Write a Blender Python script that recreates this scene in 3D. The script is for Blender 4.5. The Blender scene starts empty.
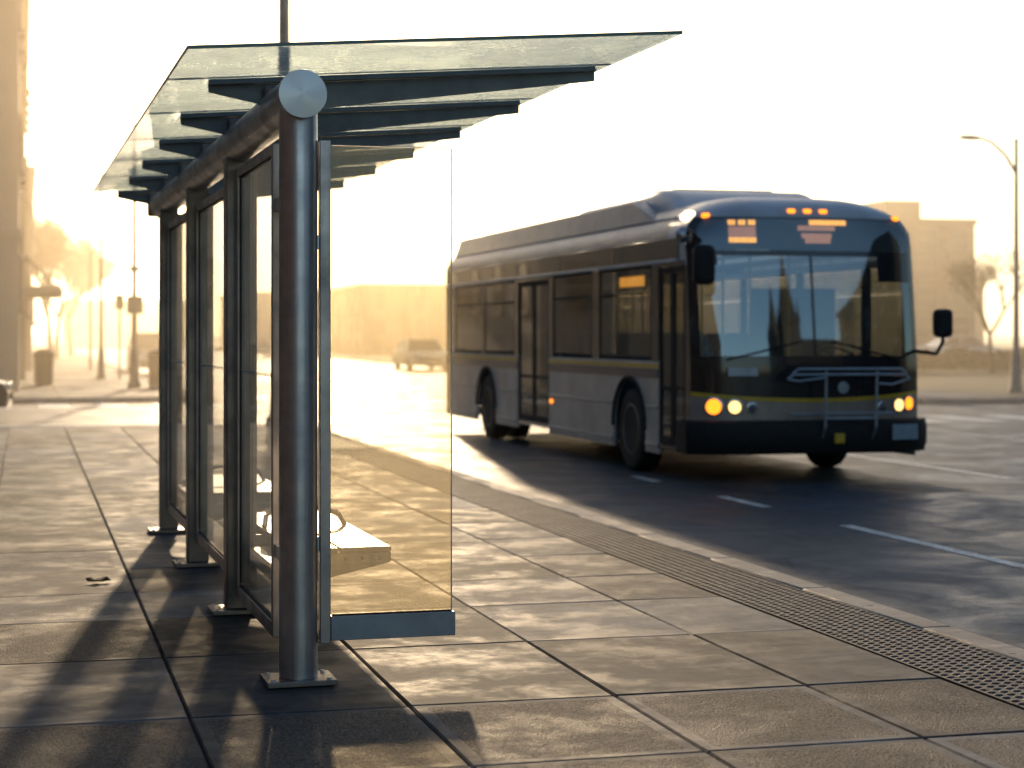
import bpy, bmesh, math, random
from math import sin, cos, pi, radians as R
from mathutils import Vector, Matrix, Euler
from mathutils.geometry import tessellate_polygon
random.seed(11)
sc = bpy.context.scene
col = sc.collection
# ------------------------------------------------------------------ camera
HEAD = R(14.9)            # camera heading, clockwise from the road direction (+Y)
FPX = 1831.0
cam_d = bpy.data.cameras.new('camera'); cam = bpy.data.objects.new('camera', cam_d); col.objects.link(cam)
cam.location = (0, 0, 1.5); cam.rotation_euler = (R(90), 0, -HEAD)
cam_d.sensor_width = 36; cam_d.lens = 36 * FPX / 1024
cam_d.shift_y = -(384 - 335) / 1024.0
cam_d.clip_start = .1; cam_d.clip_end = 5000
cam_d.dof.use_dof = True; cam_d.dof.focus_distance = 8.3; cam_d.dof.aperture_fstop = 2.2
cam_d.dof.aperture_blades = 8
sc.camera = cam

# ------------------------------------------------------------------ light
SUN_EL, SUN_AZ = R(13.0), R(8.8)       # azimuth clockwise from +Y
w = bpy.data.worlds.new('World'); sc.world = w; w.use_nodes = True
nt = w.node_tree; nt.nodes.clear()
out = nt.nodes.new('ShaderNodeOutputWorld'); bg = nt.nodes.new('ShaderNodeBackground'); sky = nt.nodes.new('ShaderNodeTexSky')
sky.sky_type = 'NISHITA'; sky.sun_disc = False; sky.sun_elevation = SUN_EL; sky.sun_rotation = SUN_AZ
sky.air_density = 1.0; sky.dust_density = 1.0; sky.ozone_density = 1.6; sky.altitude = 60
bg.inputs['Strength'].default_value = .15
nt.links.new(sky.outputs[0], bg.inputs[0]); nt.links.new(bg.outputs[0], out.inputs[0])
sl = bpy.data.lights.new('sun', 'SUN'); so = bpy.data.objects.new('sun', sl); col.objects.link(so)
sl.energy = 4.1; sl.angle = R(1.2); sl.color = (1, .72, .43)
d = Vector((sin(SUN_AZ) * cos(SUN_EL), cos(SUN_AZ) * cos(SUN_EL), sin(SUN_EL)))
so.rotation_euler = (-d).to_track_quat('-Z', 'Y').to_euler(); so.location = (0, 0, 30)

sc.view_settings.view_transform = 'Standard'; sc.view_settings.look = 'None'; sc.view_settings.exposure = 0
sc.render.engine = 'CYCLES'
sc.cycles.use_denoising = True
sc.cycles.max_bounces = 10; sc.cycles.transparent_max_bounces = 24; sc.cycles.volume_bounces = 1
sc.cycles.glossy_bounces = 4; sc.cycles.diffuse_bounces = 3
sc.cycles.caustics_reflective = False; sc.cycles.caustics_refractive = False
sc.cycles.sample_clamp_indirect = 4

# ------------------------------------------------------------------ materials
class NG:
    def __init__(s, name):
        s.m = bpy.data.materials.new(name); s.m.use_nodes = True
        s.t = s.m.node_tree; s.t.nodes.clear(); s.out = s.t.nodes.new('ShaderNodeOutputMaterial')
    def n(s, typ, ins=None, **kw):
        k = s.t.nodes.new('ShaderNode' + typ)
        for a, v in kw.items(): setattr(k, a, v)
        for i, v in (ins or {}).items():
            if hasattr(v, 'is_output') or isinstance(v, bpy.types.NodeSocket): s.t.links.new(v, k.inputs[i])
            else: k.inputs[i].default_value = v
        return k
    def pos(s, scale=(1, 1, 1), obj=True):
        tc = s.n('TexCoord'); mp = s.n('Mapping', {0: tc.outputs['Object']}); mp.inputs['Scale'].default_value = scale
        return mp.outputs[0]
    def noise(s, scale, detail=4, rough=.55, vec=None, dist=0):
        k = s.n('TexNoise', {'Scale': scale, 'Detail': detail, 'Roughness': rough, 'Distortion': dist})
        s.t.links.new(vec if vec is not None else s.pos(), k.inputs['Vector'])
        return k.outputs[0]
    def ramp(s, fac, a, b, lo=0., hi=1.):
        k = s.n('MapRange', {0: fac, 1: a, 2: b, 3: lo, 4: hi}); return k.outputs[0]
    def mix(s, fac, a, b, mode='MIX'):
        k = s.n('MixRGB', {0: fac, 1: a, 2: b}, blend_type=mode); return k.outputs[0]
    def math(s, op, a, b=0.):
        k = s.n('Math', {0: a, 1: b}, operation=op); return k.outputs[0]
    def bump(s, h, strength=.5, dist=.01, normal=None):
        ins = {'Strength': strength, 'Distance': dist, 'Height': h}
        if normal is not None: ins['Normal'] = normal
        return s.n('Bump', ins).outputs[0]
    def done(s, sh): s.t.links.new(sh, s.out.inputs[0]); return s.m
    def bsdf(s, **kw):
        names = {'color': 'Base Color', 'rough': 'Roughness', 'metal': 'Metallic', 'normal': 'Normal', 'spec': 'Specular IOR Level',
                 'coat': 'Coat Weight', 'aniso': 'Anisotropic', 'emit': 'Emission Color', 'emits': 'Emission Strength', 'sheen': 'Sheen Weight'}
        return s.n('BsdfPrincipled', {names[k]: v for k, v in kw.items()}).outputs[0]

def C(r, g=None, b=None):
    if g is None: g = b = r
    return (r, g, b, 1)

def paint(name, c, rough=.45, metal=0., dirt=.25, scale=6, coat=0., bump=.0):
    g = NG(name); n1 = g.noise(scale, 5, .6); n2 = g.noise(scale * 9, 3, .6)
    dk = tuple(v * (1 - dirt) for v in c[:3]) + (1,)
    cc = g.mix(g.ramp(n1, .35, .7), c, dk)
    rr = g.ramp(n2, .3, .7, max(.03, rough - .08), rough + .1)
    kw = dict(color=cc, rough=rr, metal=metal, coat=coat)
    if bump: kw['normal'] = g.bump(n2, bump, .004)
    return g.done(g.bsdf(**kw))

def steel(name, base, rough=.3, axis='z', metal=1.0):
    g = NG(name)
    s = (90, 90, 1.2) if axis == 'z' else (90, 1.2, 90)
    st = g.noise(1.0, 4, .6, g.pos(s))
    sm = g.noise(5, 5, .6)
    c = g.mix(g.ramp(sm, .3, .75), base, tuple(v * .55 for v in base[:3]) + (1,))
    rr = g.math('ADD', g.ramp(st, .3, .7, rough - .07, rough + .07), g.ramp(sm, .45, .75, 0, .15))
    return g.done(g.bsdf(color=c, rough=rr, metal=metal, normal=g.bump(st, .12, .002)))

def glass_mat(name, tint, dirt=.06, refl=.0, dscale=3., dirtcol=C(.8, .78, .7), streak=True, dlo=.0, speck=0):
    g = NG(name)
    tr = g.n('BsdfTransparent', {0: tint}).outputs[0]
    gl = g.n('BsdfGlossy', {0: C(.78, .93, 1) if refl > .1 else C(1), 'Roughness': .03}).outputs[0]
    bf = g.n('NewGeometry').outputs['Backfacing']
    fr = g.n('Fresnel', {'IOR': g.math('SUBTRACT', 1.45, g.math('MULTIPLY', bf, 1.45 - 1 / 1.45))}).outputs[0]
    f = g.math('ADD', g.math('MULTIPLY', fr, .9), refl)
    a = g.n('MixShader', {0: f, 1: tr, 2: gl}).outputs[0]
    n1 = g.noise(dscale, 5, .62, g.pos((1, 1, .45) if streak else (1, 1, 1)))
    n2 = g.noise(dscale * 22, 3, .7, g.pos((1, 1, .16) if streak else (1, 1, 1)))
    dm = g.math('MULTIPLY', g.ramp(n1, .3, .75, dlo, 1.), g.ramp(n2, .25, .75, .55, 1.))
    if speck:
        sp_ = g.ramp(g.noise(170, 2, .5, g.pos((1, 1, 1))), .60, .68); dm = g.math('ADD', dm, g.math('MULTIPLY', sp_, g.math('MULTIPLY', g.ramp(n1, .4, .65), speck)))
    ts = g.n('BsdfTranslucent', {0: dirtcol}).outputs[0]
    df = g.n('BsdfDiffuse', {0: dirtcol}).outputs[0]
    dd = g.n('MixShader', {0: .35, 1: ts, 2: df}).outputs[0]
    return g.done(g.n('MixShader', {0: g.math('MULTIPLY', dm, dirt), 1: a, 2: dd}).outputs[0])

def emit(name, c, s):
    g = NG(name); n = g.noise(60, 1, .5)
    e = g.n('Emission', {0: c, 1: g.ramp(n, .3, .7, s * .85, s * 1.15)}).outputs[0]
    return g.done(e)

def concrete(name, c1, c2, aggregate_until=None, tint_attr=True):
    g = NG(name)
    p = g.pos()
    at0 = g.n('Attribute', attribute_name='shift')
    ps = g.n('VectorMath', {0: p, 1: at0.outputs['Vector']}, operation='ADD').outputs[0] if tint_attr else p
    big = g.noise(.9, 5, .6, p); mid = g.noise(6, 6, .62, p, .3); fine = g.noise(300, 3, .7, p)
    streak = g.noise(2.2, 5, .6, g.pos((.5, 2.4, 1)), .4)
    vor = g.n('TexVoronoi', {'Vector': p, 'Scale': 150.0}); vd = vor.outputs['Distance']
    vc = g.n('SeparateColor', {0: vor.outputs['Color']}).outputs[0]
    vor2 = g.n('TexVoronoi', {'Vector': p, 'Scale': 62.0}); vd2 = vor2.outputs['Distance']
    base = g.mix(g.ramp(mid, .35, .68), c1, c2)
    base = g.mix(g.ramp(big, .35, .65, 0, .55), base, tuple(v * .62 for v in c2[:3]) + (1,))
    base = g.mix(g.ramp(streak, .56, .66, 0, .5), base, tuple(min(1, v * 1.5) for v in c1[:3]) + (1,))
    fade = 1.0
    if tint_attr:
        at = g.n('Attribute', attribute_name='tint')
        sep = g.n('SeparateColor', {0: at.outputs['Color']})
        base = g.mix(1.0, base, g.n('CombineColor', {0: sep.outputs[0], 1: sep.outputs[0], 2: sep.outputs[0]}).outputs[0], 'MULTIPLY')
        agg = sep.outputs[1]
    else: agg = 0.15
    peb = g.mix(g.ramp(vc, 0, 1), C(.04, .035, .03), C(.46, .41, .36))
    base = g.mix(g.math('MULTIPLY', agg, .7), base, peb)
    spots = g.noise(38, 2, .5, p)
    base = g.mix(g.ramp(spots, .68, .72, 0, .7), base, C(.05, .045, .04))
    gum = g.n('TexVoronoi', {'Vector': p, 'Scale': 3.2}); gk = g.n('SeparateColor', {0: gum.outputs['Color']}).outputs[1]
    gm = g.math('MULTIPLY', g.ramp(gum.outputs['Distance'], .05, .07, .65, 0), g.ramp(gk, .55, .6))
    base = g.mix(gm, base, C(.035, .032, .03))
    wet = g.ramp(g.noise(1.9, 10, .74, ps, .1), .46, .60)
    rough = g.math('ADD', g.ramp(fine, .3, .7, .74, .86), g.math('MULTIPLY', wet, -.2))
    base = g.mix(g.math('MULTIPLY', wet, .42), base, tuple(v * .5 for v in c2[:3]) + (1,))
    hgt = g.math('ADD', g.math('MULTIPLY', fine, .22), g.math('MULTIPLY', mid, .35))
    n1 = g.bump(hgt, .8, .007)
    st = g.math('MULTIPLY', agg, 1.0)
    bn = g.n('Bump', {'Strength': st, 'Distance': .022, 'Height': g.math('ADD', g.math('MULTIPLY', vd, -.8), g.math('MULTIPLY', vd2, -.6)), 'Normal': n1}).outputs[0]
    return g.done(g.bsdf(color=base, rough=rough, normal=bn, spec=.17))

def asphalt():
    g = NG('asphalt'); p = g.pos()
    big = g.noise(.35, 5, .6, p); tracks = g.noise(.5, 4, .6, g.pos((2.2, .12, 1))); fine = g.noise(150, 3, .7, p); mid = g.noise(7, 6, .65, p)
    vor = g.n('TexVoronoi', {'Vector': p, 'Scale': 70.0})
    c = g.mix(g.ramp(mid, .3, .7), C(.042, .066, .088), C(.072, .102, .128))
    c = g.mix(g.ramp(big, .45, .6, 0, .6), c, C(.03, .033, .036))
    c = g.mix(g.ramp(tracks, .5, .64, 0, .5), c, C(.085, .095, .10))
    ck = g.n('TexVoronoi', {'Vector': g.pos(), 'Scale': .42}, feature='DISTANCE_TO_EDGE')
    wob = g.math('ADD', ck.outputs[0], g.math('MULTIPLY', g.noise(4, 4, .6, p), .02))
    crack = g.ramp(wob, .010, .016, .75, 0)
    c = g.mix(crack, c, C(.012))
    rough = g.ramp(g.noise(1.1, 6, .65, p, .6), .38, .62, .34, .6)
    rough = g.math('ADD', rough, g.ramp(fine, .3, .7, -.02, .08))
    h = g.math('ADD', g.math('MULTIPLY', fine, .5), g.math('MULTIPLY', vor.outputs['Distance'], -.6))
    nn = g.bump(mid, .25, .02, g.bump(h, .7, .005))
    return g.done(g.bsdf(color=c, rough=rough, normal=nn, spec=.16))

def road_paint(name, c):
    g = NG(name); n = g.noise(14, 6, .7); f = g.noise(110, 3, .6)
    cc = g.mix(g.ramp(n, .42, .68), c, C(.2, .2, .2))
    return g.done(g.bsdf(color=cc, rough=.55, normal=g.bump(f, .6, .004)))

def wallmat(name, c, sc_=(3, 3, 3), brick=False, bump=.4):
    g = NG(name)
    if brick:
        tc = g.n('TexCoord'); mp = g.n('Mapping', {0: tc.outputs['Object']}); mp.inputs['Rotation'].default_value = (R(90), 0, 0)
        bt = g.n('TexBrick', {'Vector': mp.outputs[0], 'Color1': c, 'Color2': tuple(v * .75 for v in c[:3]) + (1,), 'Mortar': tuple(min(1, v * 1.15) for v in c[:3]) + (1,), 'Scale': 1.0, 'Mortar Size': .01, 'Brick Width': .45, 'Row Height': .16})
        base = bt.outputs[0]
    else: base = c
    n = g.noise(.5, 6, .6); n2 = g.noise(9, 4, .6)
    base = g.mix(g.ramp(n, .3, .7, 0, .6), base, tuple(v * .7 for v in c[:3]) + (1,))
    return g.done(g.bsdf(color=base, rough=.85, normal=g.bump(n2, bump, .02)))

M = {}
M['concrete'] = concrete('pavement_concrete', C(.29, .30, .315), C(.145, .150, .158))
M['curb'] = concrete('curb_concrete', C(.50, .47, .42), C(.36, .33, .30), tint_attr=False)
M['grout'] = paint('joint_dirt', C(.035, .03, .026), .9)
M['tactile'] = paint('tactile_surface', C(.10, .09, .085), .72, dirt=.6, scale=4, bump=.5)
M['asphalt'] = asphalt()
M['road_white'] = road_paint('road_paint_white', C(.85, .85, .80))
M['road_yellow'] = road_paint('road_paint_yellow', C(.5, .4, .1))
M['steel'] = steel('brushed_steel', C(.70, .72, .75), .34)
M['steel_y'] = steel('brushed_steel_beam', C(.60, .59, .58), .33, 'y')
M['steel_cap'] = None
M['steel_dark'] = steel('dark_bronze_steel', C(.34, .31, .29), .36)
M['alu'] = steel('aluminium_frame', C(.58, .54, .52), .38)
M['rail'] = paint('grey_rail_metal', C(.36, .41, .45), .42, metal=.6)
M['rafter'] = paint('dark_green_grey_paint', C(.34, .41, .41), .4, dirt=.3)
M['gasket'] = paint('black_rubber', C(.015), .6)
M['glass_wall'] = glass_mat('dusty_shelter_glass', C(.95, .92, .84), .36, .0, 2.2, C(.88, .74, .48), dlo=.4, speck=.7)
M['glass_side'] = glass_mat('dusty_back_glass', C(.99, .98, .95), .22, .0, 2.2, C(.9, .82, .62), dlo=.3)
M['glass_roof'] = glass_mat('green_roof_glass', C(.74, .81, .83), .55, .02, 1.8, C(.62, .74, .80), dlo=.45)
M['glass_edge'] = paint('cut_glass_edge', C(.06, .14, .12), .15)
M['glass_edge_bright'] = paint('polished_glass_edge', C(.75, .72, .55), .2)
M['bench'] = paint('pale_bench_laminate', C(.62, .58, .50), .38, dirt=.2)
M['bench_side'] = paint('bench_side_metal', C(.30, .31, .30), .4, metal=.3)
def cap_mat():
    g = NG('turned_steel_cap')
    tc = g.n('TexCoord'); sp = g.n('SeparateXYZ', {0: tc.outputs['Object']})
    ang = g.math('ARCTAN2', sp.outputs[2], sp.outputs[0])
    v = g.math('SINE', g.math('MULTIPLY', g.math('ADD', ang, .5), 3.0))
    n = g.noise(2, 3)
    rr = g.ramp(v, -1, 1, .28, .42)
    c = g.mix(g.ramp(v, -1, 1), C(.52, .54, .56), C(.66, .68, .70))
    return g.done(g.bsdf(color=c, rough=rr, metal=.75))
M['steel_cap'] = cap_mat()
# bus
M['bus_silver'] = paint('bus_silver_paint', C(.50, .495, .49), .36, metal=.15, dirt=.35, scale=2)
M['bus_roof'] = paint('bus_roof_grey', C(.50, .55, .60), .38, dirt=.3, scale=2)
M['bus_fairing'] = paint('bus_fairing_grey', C(.30, .30, .31), .4, dirt=.3, scale=1.5)
M['bus_black'] = paint('bus_gloss_black', C(.012, .013, .016), .16, coat=.6, dirt=.2)
M['bus_blue'] = paint('bus_navy_stripe', C(.02, .035, .09), .3)
M['bus_yellow'] = paint('bus_yellow_stripe', C(.62, .40, .03), .35)
M['bus_tan'] = paint('bus_tan_band', C(.34, .28, .24), .32, metal=.2)
M['bus_matt'] = paint('bus_bumper_rubber', C(.008, .008, .008), .75)
M['bus_glass'] = glass_mat('bus_side_glass', C(.52, .52, .48), .05, .05, 1.2, C(.5, .45, .38), False)
M['bus_ws'] = glass_mat('bus_windscreen_glass', C(.84, .92, .92), .03, .20, 1.2, C(.5, .5, .5), False)
M['bus_sign_glass'] = glass_mat('bus_sign_glass', C(.55, .60, .62), .05, .12, 1.2, C(.3, .3, .3), False)
M['bus_in'] = paint('bus_interior_grey', C(.12, .12, .12), .6)
M['bus_in_light'] = paint('bus_interior_panel', C(.45, .45, .42), .6)
M['bus_seat'] = paint('bus_seat_fabric', C(.03, .05, .10), .85)
M['chrome'] = paint('dull_chrome', C(.55, .55, .55), .25, metal=1.)
M['tyre'] = paint('tyre_rubber', C(.014), .75, bump=.4)
M['rim'] = paint('wheel_rim_steel', C(.22, .22, .22), .38, metal=.8)
M['lamp_white'] = emit('headlamp_light', C(1, .66, .22), 2.4)
M['lamp_amber'] = emit('amber_lamp_light', C(1, .25, .015), 3.0)
M['led'] = emit('amber_led_matrix', C(1, .42, .06), 3.0)
M['led_dim'] = emit('dim_led_matrix', C(1, .45, .25), .75)
M['lens_dark'] = paint('unlit_lens', C(.10, .11, .14), .12)
M['plate'] = paint('licence_plate_face', C(.30, .38, .44), .45)
# background
M['stone'] = wallmat('pale_limestone', C(.34, .29, .24))
M['stone2'] = wallmat('tan_render', C(.32, .26, .2))
M['brick'] = wallmat('brown_brick', C(.22, .14, .10), brick=True)
M['beige'] = wallmat('beige_brick', C(.16, .13, .105), brick=True)
M['white_wall'] = wallmat('off_white_cladding', C(.42, .42, .42))
M['darkwall'] = wallmat('dark_stone', C(.06, .055, .05))
M['wglass'] = paint('dark_window_pane', C(.05, .06, .07), .12)
M['wframe'] = paint('window_frame_paint', C(.25, .22, .2), .6)
M['pole'] = paint('galvanised_pole', C(.24, .23, .21), .45, metal=.4)
M['pole_dark'] = paint('dark_bronze_pole', C(.09, .08, .065), .5)
M['bark'] = paint('bark', C(.09, .065, .045), .9, bump=.6)
M['grass'] = paint('winter_grass_ground', C(.10, .095, .05), .95, dirt=.4, scale=1.5, bump=.6)
M['leaf_gold'] = paint('autumn_leaf', C(.16, .10, .03), .7)
M['leaf_dull'] = paint('dull_leaf', C(.075, .06, .035), .8)
M['car_white'] = paint('car_pearl_white', C(.62, .62, .60), .25, coat=.5)
M['car_grey'] = paint('car_mid_grey', C(.16, .16, .17), .25, coat=.5)
M['car_dark'] = paint('car_charcoal', C(.03, .03, .032), .25, coat=.5)
M['car_glass'] = paint('car_tinted_glass', C(.02, .025, .03), .06)
M['bin'] = paint('bin_green_metal', C(.05, .055, .04), .5)
M['signback'] = paint('sign_sheet_metal', C(.30, .30, .29), .5, metal=.3)
M['leaf_litter'] = paint('dry_leaf', C(.05, .03, .018), .8)
def haze_mat():
    g = NG('morning_haze_volume')
    v = g.n('VolumeScatter', {'Color': C(1, .85, .64), 'Density': .0033, 'Anisotropy': .80})
    g.t.links.new(v.outputs[0], g.out.inputs['Volume']); return g.m
M['haze'] = haze_mat()

# ------------------------------------------------------------------ mesh helpers
class MB:
    def __init__(s): s.b = bmesh.new()
    def box(s, c, size, rot=None, taper=None):
        m = Matrix.Translation(c) @ (rot.to_matrix().to_4x4() if rot else Matrix()) @ Matrix.Diagonal((*size, 1))
        bmesh.ops.create_cube(s.b, size=1, matrix=m); return s
    def cyl(s, p0, p1, r0, r1=None, seg=16, caps=True):
        p0, p1 = Vector(p0), Vector(p1); r1 = r0 if r1 is None else r1
        q = (p1 - p0).to_track_quat('Z', 'Y').to_matrix()
        ra = [s.b.verts.new(p0 + q @ Vector((r0 * cos(2 * pi * i / seg), r0 * sin(2 * pi * i / seg), 0))) for i in range(seg)]
        rb = [s.b.verts.new(p1 + q @ Vector((r1 * cos(2 * pi * i / seg), r1 * sin(2 * pi * i / seg), 0))) for i in range(seg)]
        for i in range(seg): s.b.faces.new((ra[i], ra[(i + 1) % seg], rb[(i + 1) % seg], rb[i]))
        if caps: s.b.faces.new(ra[::-1]); s.b.faces.new(rb)
        return s
    def tube(s, pts, r, seg=10):
        for i in range(len(pts) - 1):
            ra = r[i] if isinstance(r, (list, tuple)) else r; rb = r[i + 1] if isinstance(r, (list, tuple)) else r
            s.cyl(pts[i], pts[i + 1], ra, rb, seg)
        return s
    def lathe(s, c, axis, prof, seg=32):            # prof: (radius, height along axis)
        q = Vector(axis).to_track_quat('Z', 'Y').to_matrix(); c = Vector(c); rings = []
        for r, h in prof:
            rings.append([s.b.verts.new(c + q @ Vector((r * cos(2 * pi * i / seg), r * sin(2 * pi * i / seg), h))) for i in range(seg)])
        for a, b_ in zip(rings, rings[1:]):
            for i in range(seg): s.b.faces.new((a[i], a[(i + 1) % seg], b_[(i + 1) % seg], b_[i]))
        s.b.faces.new(rings[0][::-1]); s.b.faces.new(rings[-1]); return s
    def prism(s, pts, ext):                          # closed polygon pts (3D), extruded by vector ext
        ext = Vector(ext); a = [s.b.verts.new(Vector(p)) for p in pts]; b_ = [s.b.verts.new(Vector(p) + ext) for p in pts]
        n = len(pts)
        for tri in tessellate_polygon([[Vector(p) for p in pts]]):
            s.b.faces.new([a[i] for i in tri]); s.b.faces.new([b_[i] for i in reversed(tri)])
        for i in range(n): s.b.faces.new((a[i], b_[i], b_[(i + 1) % n], a[(i + 1) % n]))
        return s
    def grid(s, fn, nu, nv):
        g = [[s.b.verts.new(Vector(fn(i / nu, j / nv))) for j in range(nv + 1)] for i in range(nu + 1)]
        for i in range(nu):
            for j in range(nv): s.b.faces.new((g[i][j], g[i + 1][j], g[i + 1][j + 1], g[i][j + 1]))
        return s
    def quad(s, *p): s.b.faces.new([s.b.verts.new(Vector(q)) for q in p]); return s
    def split(s, name, mat, parent=None, **kw):
        bm = s.b; seen = set(); bm.verts.ensure_lookup_table(); bm.verts.index_update(); res = []
        for v in bm.verts:
            if v.index in seen: continue
            st = [v]; comp = []; seen.add(v.index)
            while st:
                q = st.pop(); comp.append(q)
                for e in q.link_edges:
                    o = e.other_vert(q)
                    if o.index not in seen: seen.add(o.index); st.append(o)
            m = MB(); mp = {q: m.b.verts.new(q.co) for q in comp}; fs = set(f for q in comp for f in q.link_faces)
            for f in fs: m.b.faces.new([mp[q] for q in f.verts])
            res.append(m.build(name, mat, parent, **kw))
        bm.free(); return res
    def build(s, name, mat, parent=None, bevel=0, smooth=35, solid=0, recalc=True):
        if recalc: bmesh.ops.recalc_face_normals(s.b, faces=s.b.faces)
        me = bpy.data.meshes.new(name); s.b.to_mesh(me); s.b.free()
        o = bpy.data.objects.new(name, me); col.objects.link(o)
        me.materials.append(M[mat] if isinstance(mat, str) else mat)
        if smooth:
            me.polygons.foreach_set('use_smooth', [True] * len(me.polygons)); me.set_sharp_from_angle(angle=R(smooth))
        if solid:
            md = o.modifiers.new('solid', 'SOLIDIFY'); md.thickness = solid; md.offset = 0
        if bevel:
            md = o.modifiers.new('bevel', 'BEVEL'); md.width = bevel; md.segments = 2; md.limit_method = 'ANGLE'
        if parent: o.parent = parent
        return o
def empty(name, loc, rz=0):
    o = bpy.data.objects.new(name, None); o.empty_display_size = .3; col.objects.link(o); o.location = loc; o.rotation_euler = (0, 0, rz); return o
def tag(o, label=None, cat=None, group=None, kind=None):
    if label: o['label'] = label
    if cat: o['category'] = cat
    if group: o['group'] = group
    if kind: o['kind'] = kind
    return o
def copy_tree(o, parent=None):
    kids = [c for c in bpy.data.objects if c.parent == o]
    c = o.copy(); col.objects.link(c); c.parent = parent
    for k in kids: copy_tree(k, c)
    return c
def struct(o): o['kind'] = 'structure'; return o

# ------------------------------------------------------------------ ground, road, pavement
RZ = -.13                                   # road level below the pavement
def sheet(name, x0, x1, y0, y1, z, mat, n=1):
    b = MB(); b.quad((x0, y0, z), (x1, y0, z), (x1, y1, z), (x0, y1, z)); return struct(b.build(name, mat, smooth=0))
sheet('ground', -900, 900, -500, 2500, RZ - .02, 'grass')
sheet('road', 4.60, 20.2, -120, 420, RZ, 'asphalt')
sheet('side_street', -120, 4.60, 31.0, 45.0, RZ + .000, 'asphalt')
sheet('side_street', 20.2, 160, 31.0, 39.0, RZ + .000, 'asphalt')

def slabs(name, xs, ys, z, agg_fn):
    b = MB(); bm = b.b; lay = bm.loops.layers.color.new('tint'); ls = bm.faces.layers.float_vector.new('shift'); g = .0042
    def inter(v): return v
    for j in range(len(ys) - 1):
        for i in range(len(xs) - 1):
            x0, x1, y0, y1 = xs[i] + g, xs[i + 1] - g, ys[j] + g, ys[j + 1] - g
            t = random.choice([.55, .68, .8, .92, 1.05, 1.2]) * random.uniform(.95, 1.05) + (.15 if i >= 7 else 0); ag = agg_fn(i, j, (y0 + y1) / 2)
            dz = [random.uniform(-.0022, .0022) for _ in range(4)]; e = .007
            o = [(x0, y0), (x1, y0), (x1, y1), (x0, y1)]
            q = [(x0 + e, y0 + e), (x1 - e, y0 + e), (x1 - e, y1 - e), (x0 + e, y1 - e)]
            vo = [bm.verts.new((p[0], p[1], z - .009)) for p in o]; vb = [bm.verts.new((p[0], p[1], z - .03)) for p in o]
            vi = [bm.verts.new((q[k][0], q[k][1], z + dz[k])) for k in range(4)]
            bd = .055 if y0 < 16 else .0
            if bd:
                vj = [bm.verts.new((min(max(q[k][0], x0 + bd), x1 - bd), min(max(q[k][1], y0 + bd), y1 - bd), z + dz[k] - .0006)) for k in range(4)]
                core = bm.faces.new(vj); fs = [bm.faces.new((vi[k], vi[(k + 1) % 4], vj[(k + 1) % 4], vj[k])) for k in range(4)]
            else: core = bm.faces.new(vi); fs = []
            for k in range(4):
                l = (k + 1) % 4
                fs.append(bm.faces.new((vo[k], vo[l], vi[l], vi[k]))); fs.append(bm.faces.new((vb[k], vb[l], vo[l], vo[k])))
            for f in fs:
                for lp in f.loops: lp[lay] = (min(1, t / 1.25 * 1.1), ag * .25, 1, 1)
            for lp in core.loops: lp[lay] = (t / 1.25, ag, 0, 1)
            sv = Vector((random.uniform(0, 40), random.uniform(0, 40), 0))
            for f in fs + [core]: f[ls] = sv
    return b.build(name, 'concrete', smooth=0, recalc=False)
xs = [-4.0, -3.0, -2.05, -1.15, -.25, .625, 1.505, 2.375, 3.235, 3.87]
ys = [-8, -6.8, -5.6, -4.4, -3.2, -2.0, -.8, .4, 1.6, 2.8, 3.95, 5.05, 6.20, 7.26, 8.64, 9.85, 10.88, 12.0, 13.05, 14.2]
while ys[-1] < 29: ys.append(ys[-1] + 1.2)
ys.append(30.7)
struct(slabs('sidewalk', xs, ys, 0, lambda i, j, y: (1.0 if y < 7.2 else random.choice([.05, .1, .2, .6]) if i < 5 and y < 13 else random.choice([.02, .08, .15]))))
b = MB(); b.box((-.065, 11.35, -.1 - .02), (7.87, 38.7, .2)); struct(b.build('sidewalk_base', 'grout', smooth=0))
# beyond the side street and across the road
xs2 = [-4.0, -2.4, -.8, .8, 2.4, 3.9]; ys2 = [45.2 + 2.0 * k for k in range(60)]
struct(slabs('sidewalk', xs2, ys2, 0, lambda i, j, y: .05))
b = MB(); b.box((-.05, 104.2, -.12), (7.9, 118, .2)); struct(b.build('sidewalk_base', 'grout', smooth=0))
xs3 = [20.4, 21.7, 23.0, 24.2]
for ya, yb in ((-30, 30.8), (39.2, 140)):
    yy = [ya + 1.8 * k for k in range(int((yb - ya) / 1.8) + 1)]; yy[-1] = yb
    struct(slabs('sidewalk', xs3, yy, 0, lambda i, j, y: .05))
    b = MB(); b.box((22.3, (ya + yb) / 2, -.12), (3.8, yb - ya, .2)); struct(b.build('sidewalk_base', 'grout', smooth=0))
# kerbs
def kerb(pts_fn, y0, y1, x0, x1, seg=1.5):
    b = MB(); y = y0
    while y < y1 - .01:
        ye = min(y + seg, y1)
        b.box(((x0 + x1) / 2, (y + ye) / 2, -.0835), (x1 - x0, ye - y - .008, .18)); y = ye
    return struct(b.build('kerb', 'curb', bevel=.012))
kerb(None, -8, 30.7, 4.425, 4.60); kerb(None, 45.2, 160, 3.93, 4.10); kerb(None, -30, 30.8, 20.2, 20.36); kerb(None, 39.2, 140, 20.2, 20.36)
for (x0, x1, y) in ((-40, 4.4, 30.80), (-40, 3.9, 45.10), (20.4, 60, 30.9), (20.4, 60, 39.1)):
    b = MB(); b.box(((x0 + x1) / 2, y, -.085), (x1 - x0, .17, .18)); struct(b.build('kerb', 'curb', bevel=.012))
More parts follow.
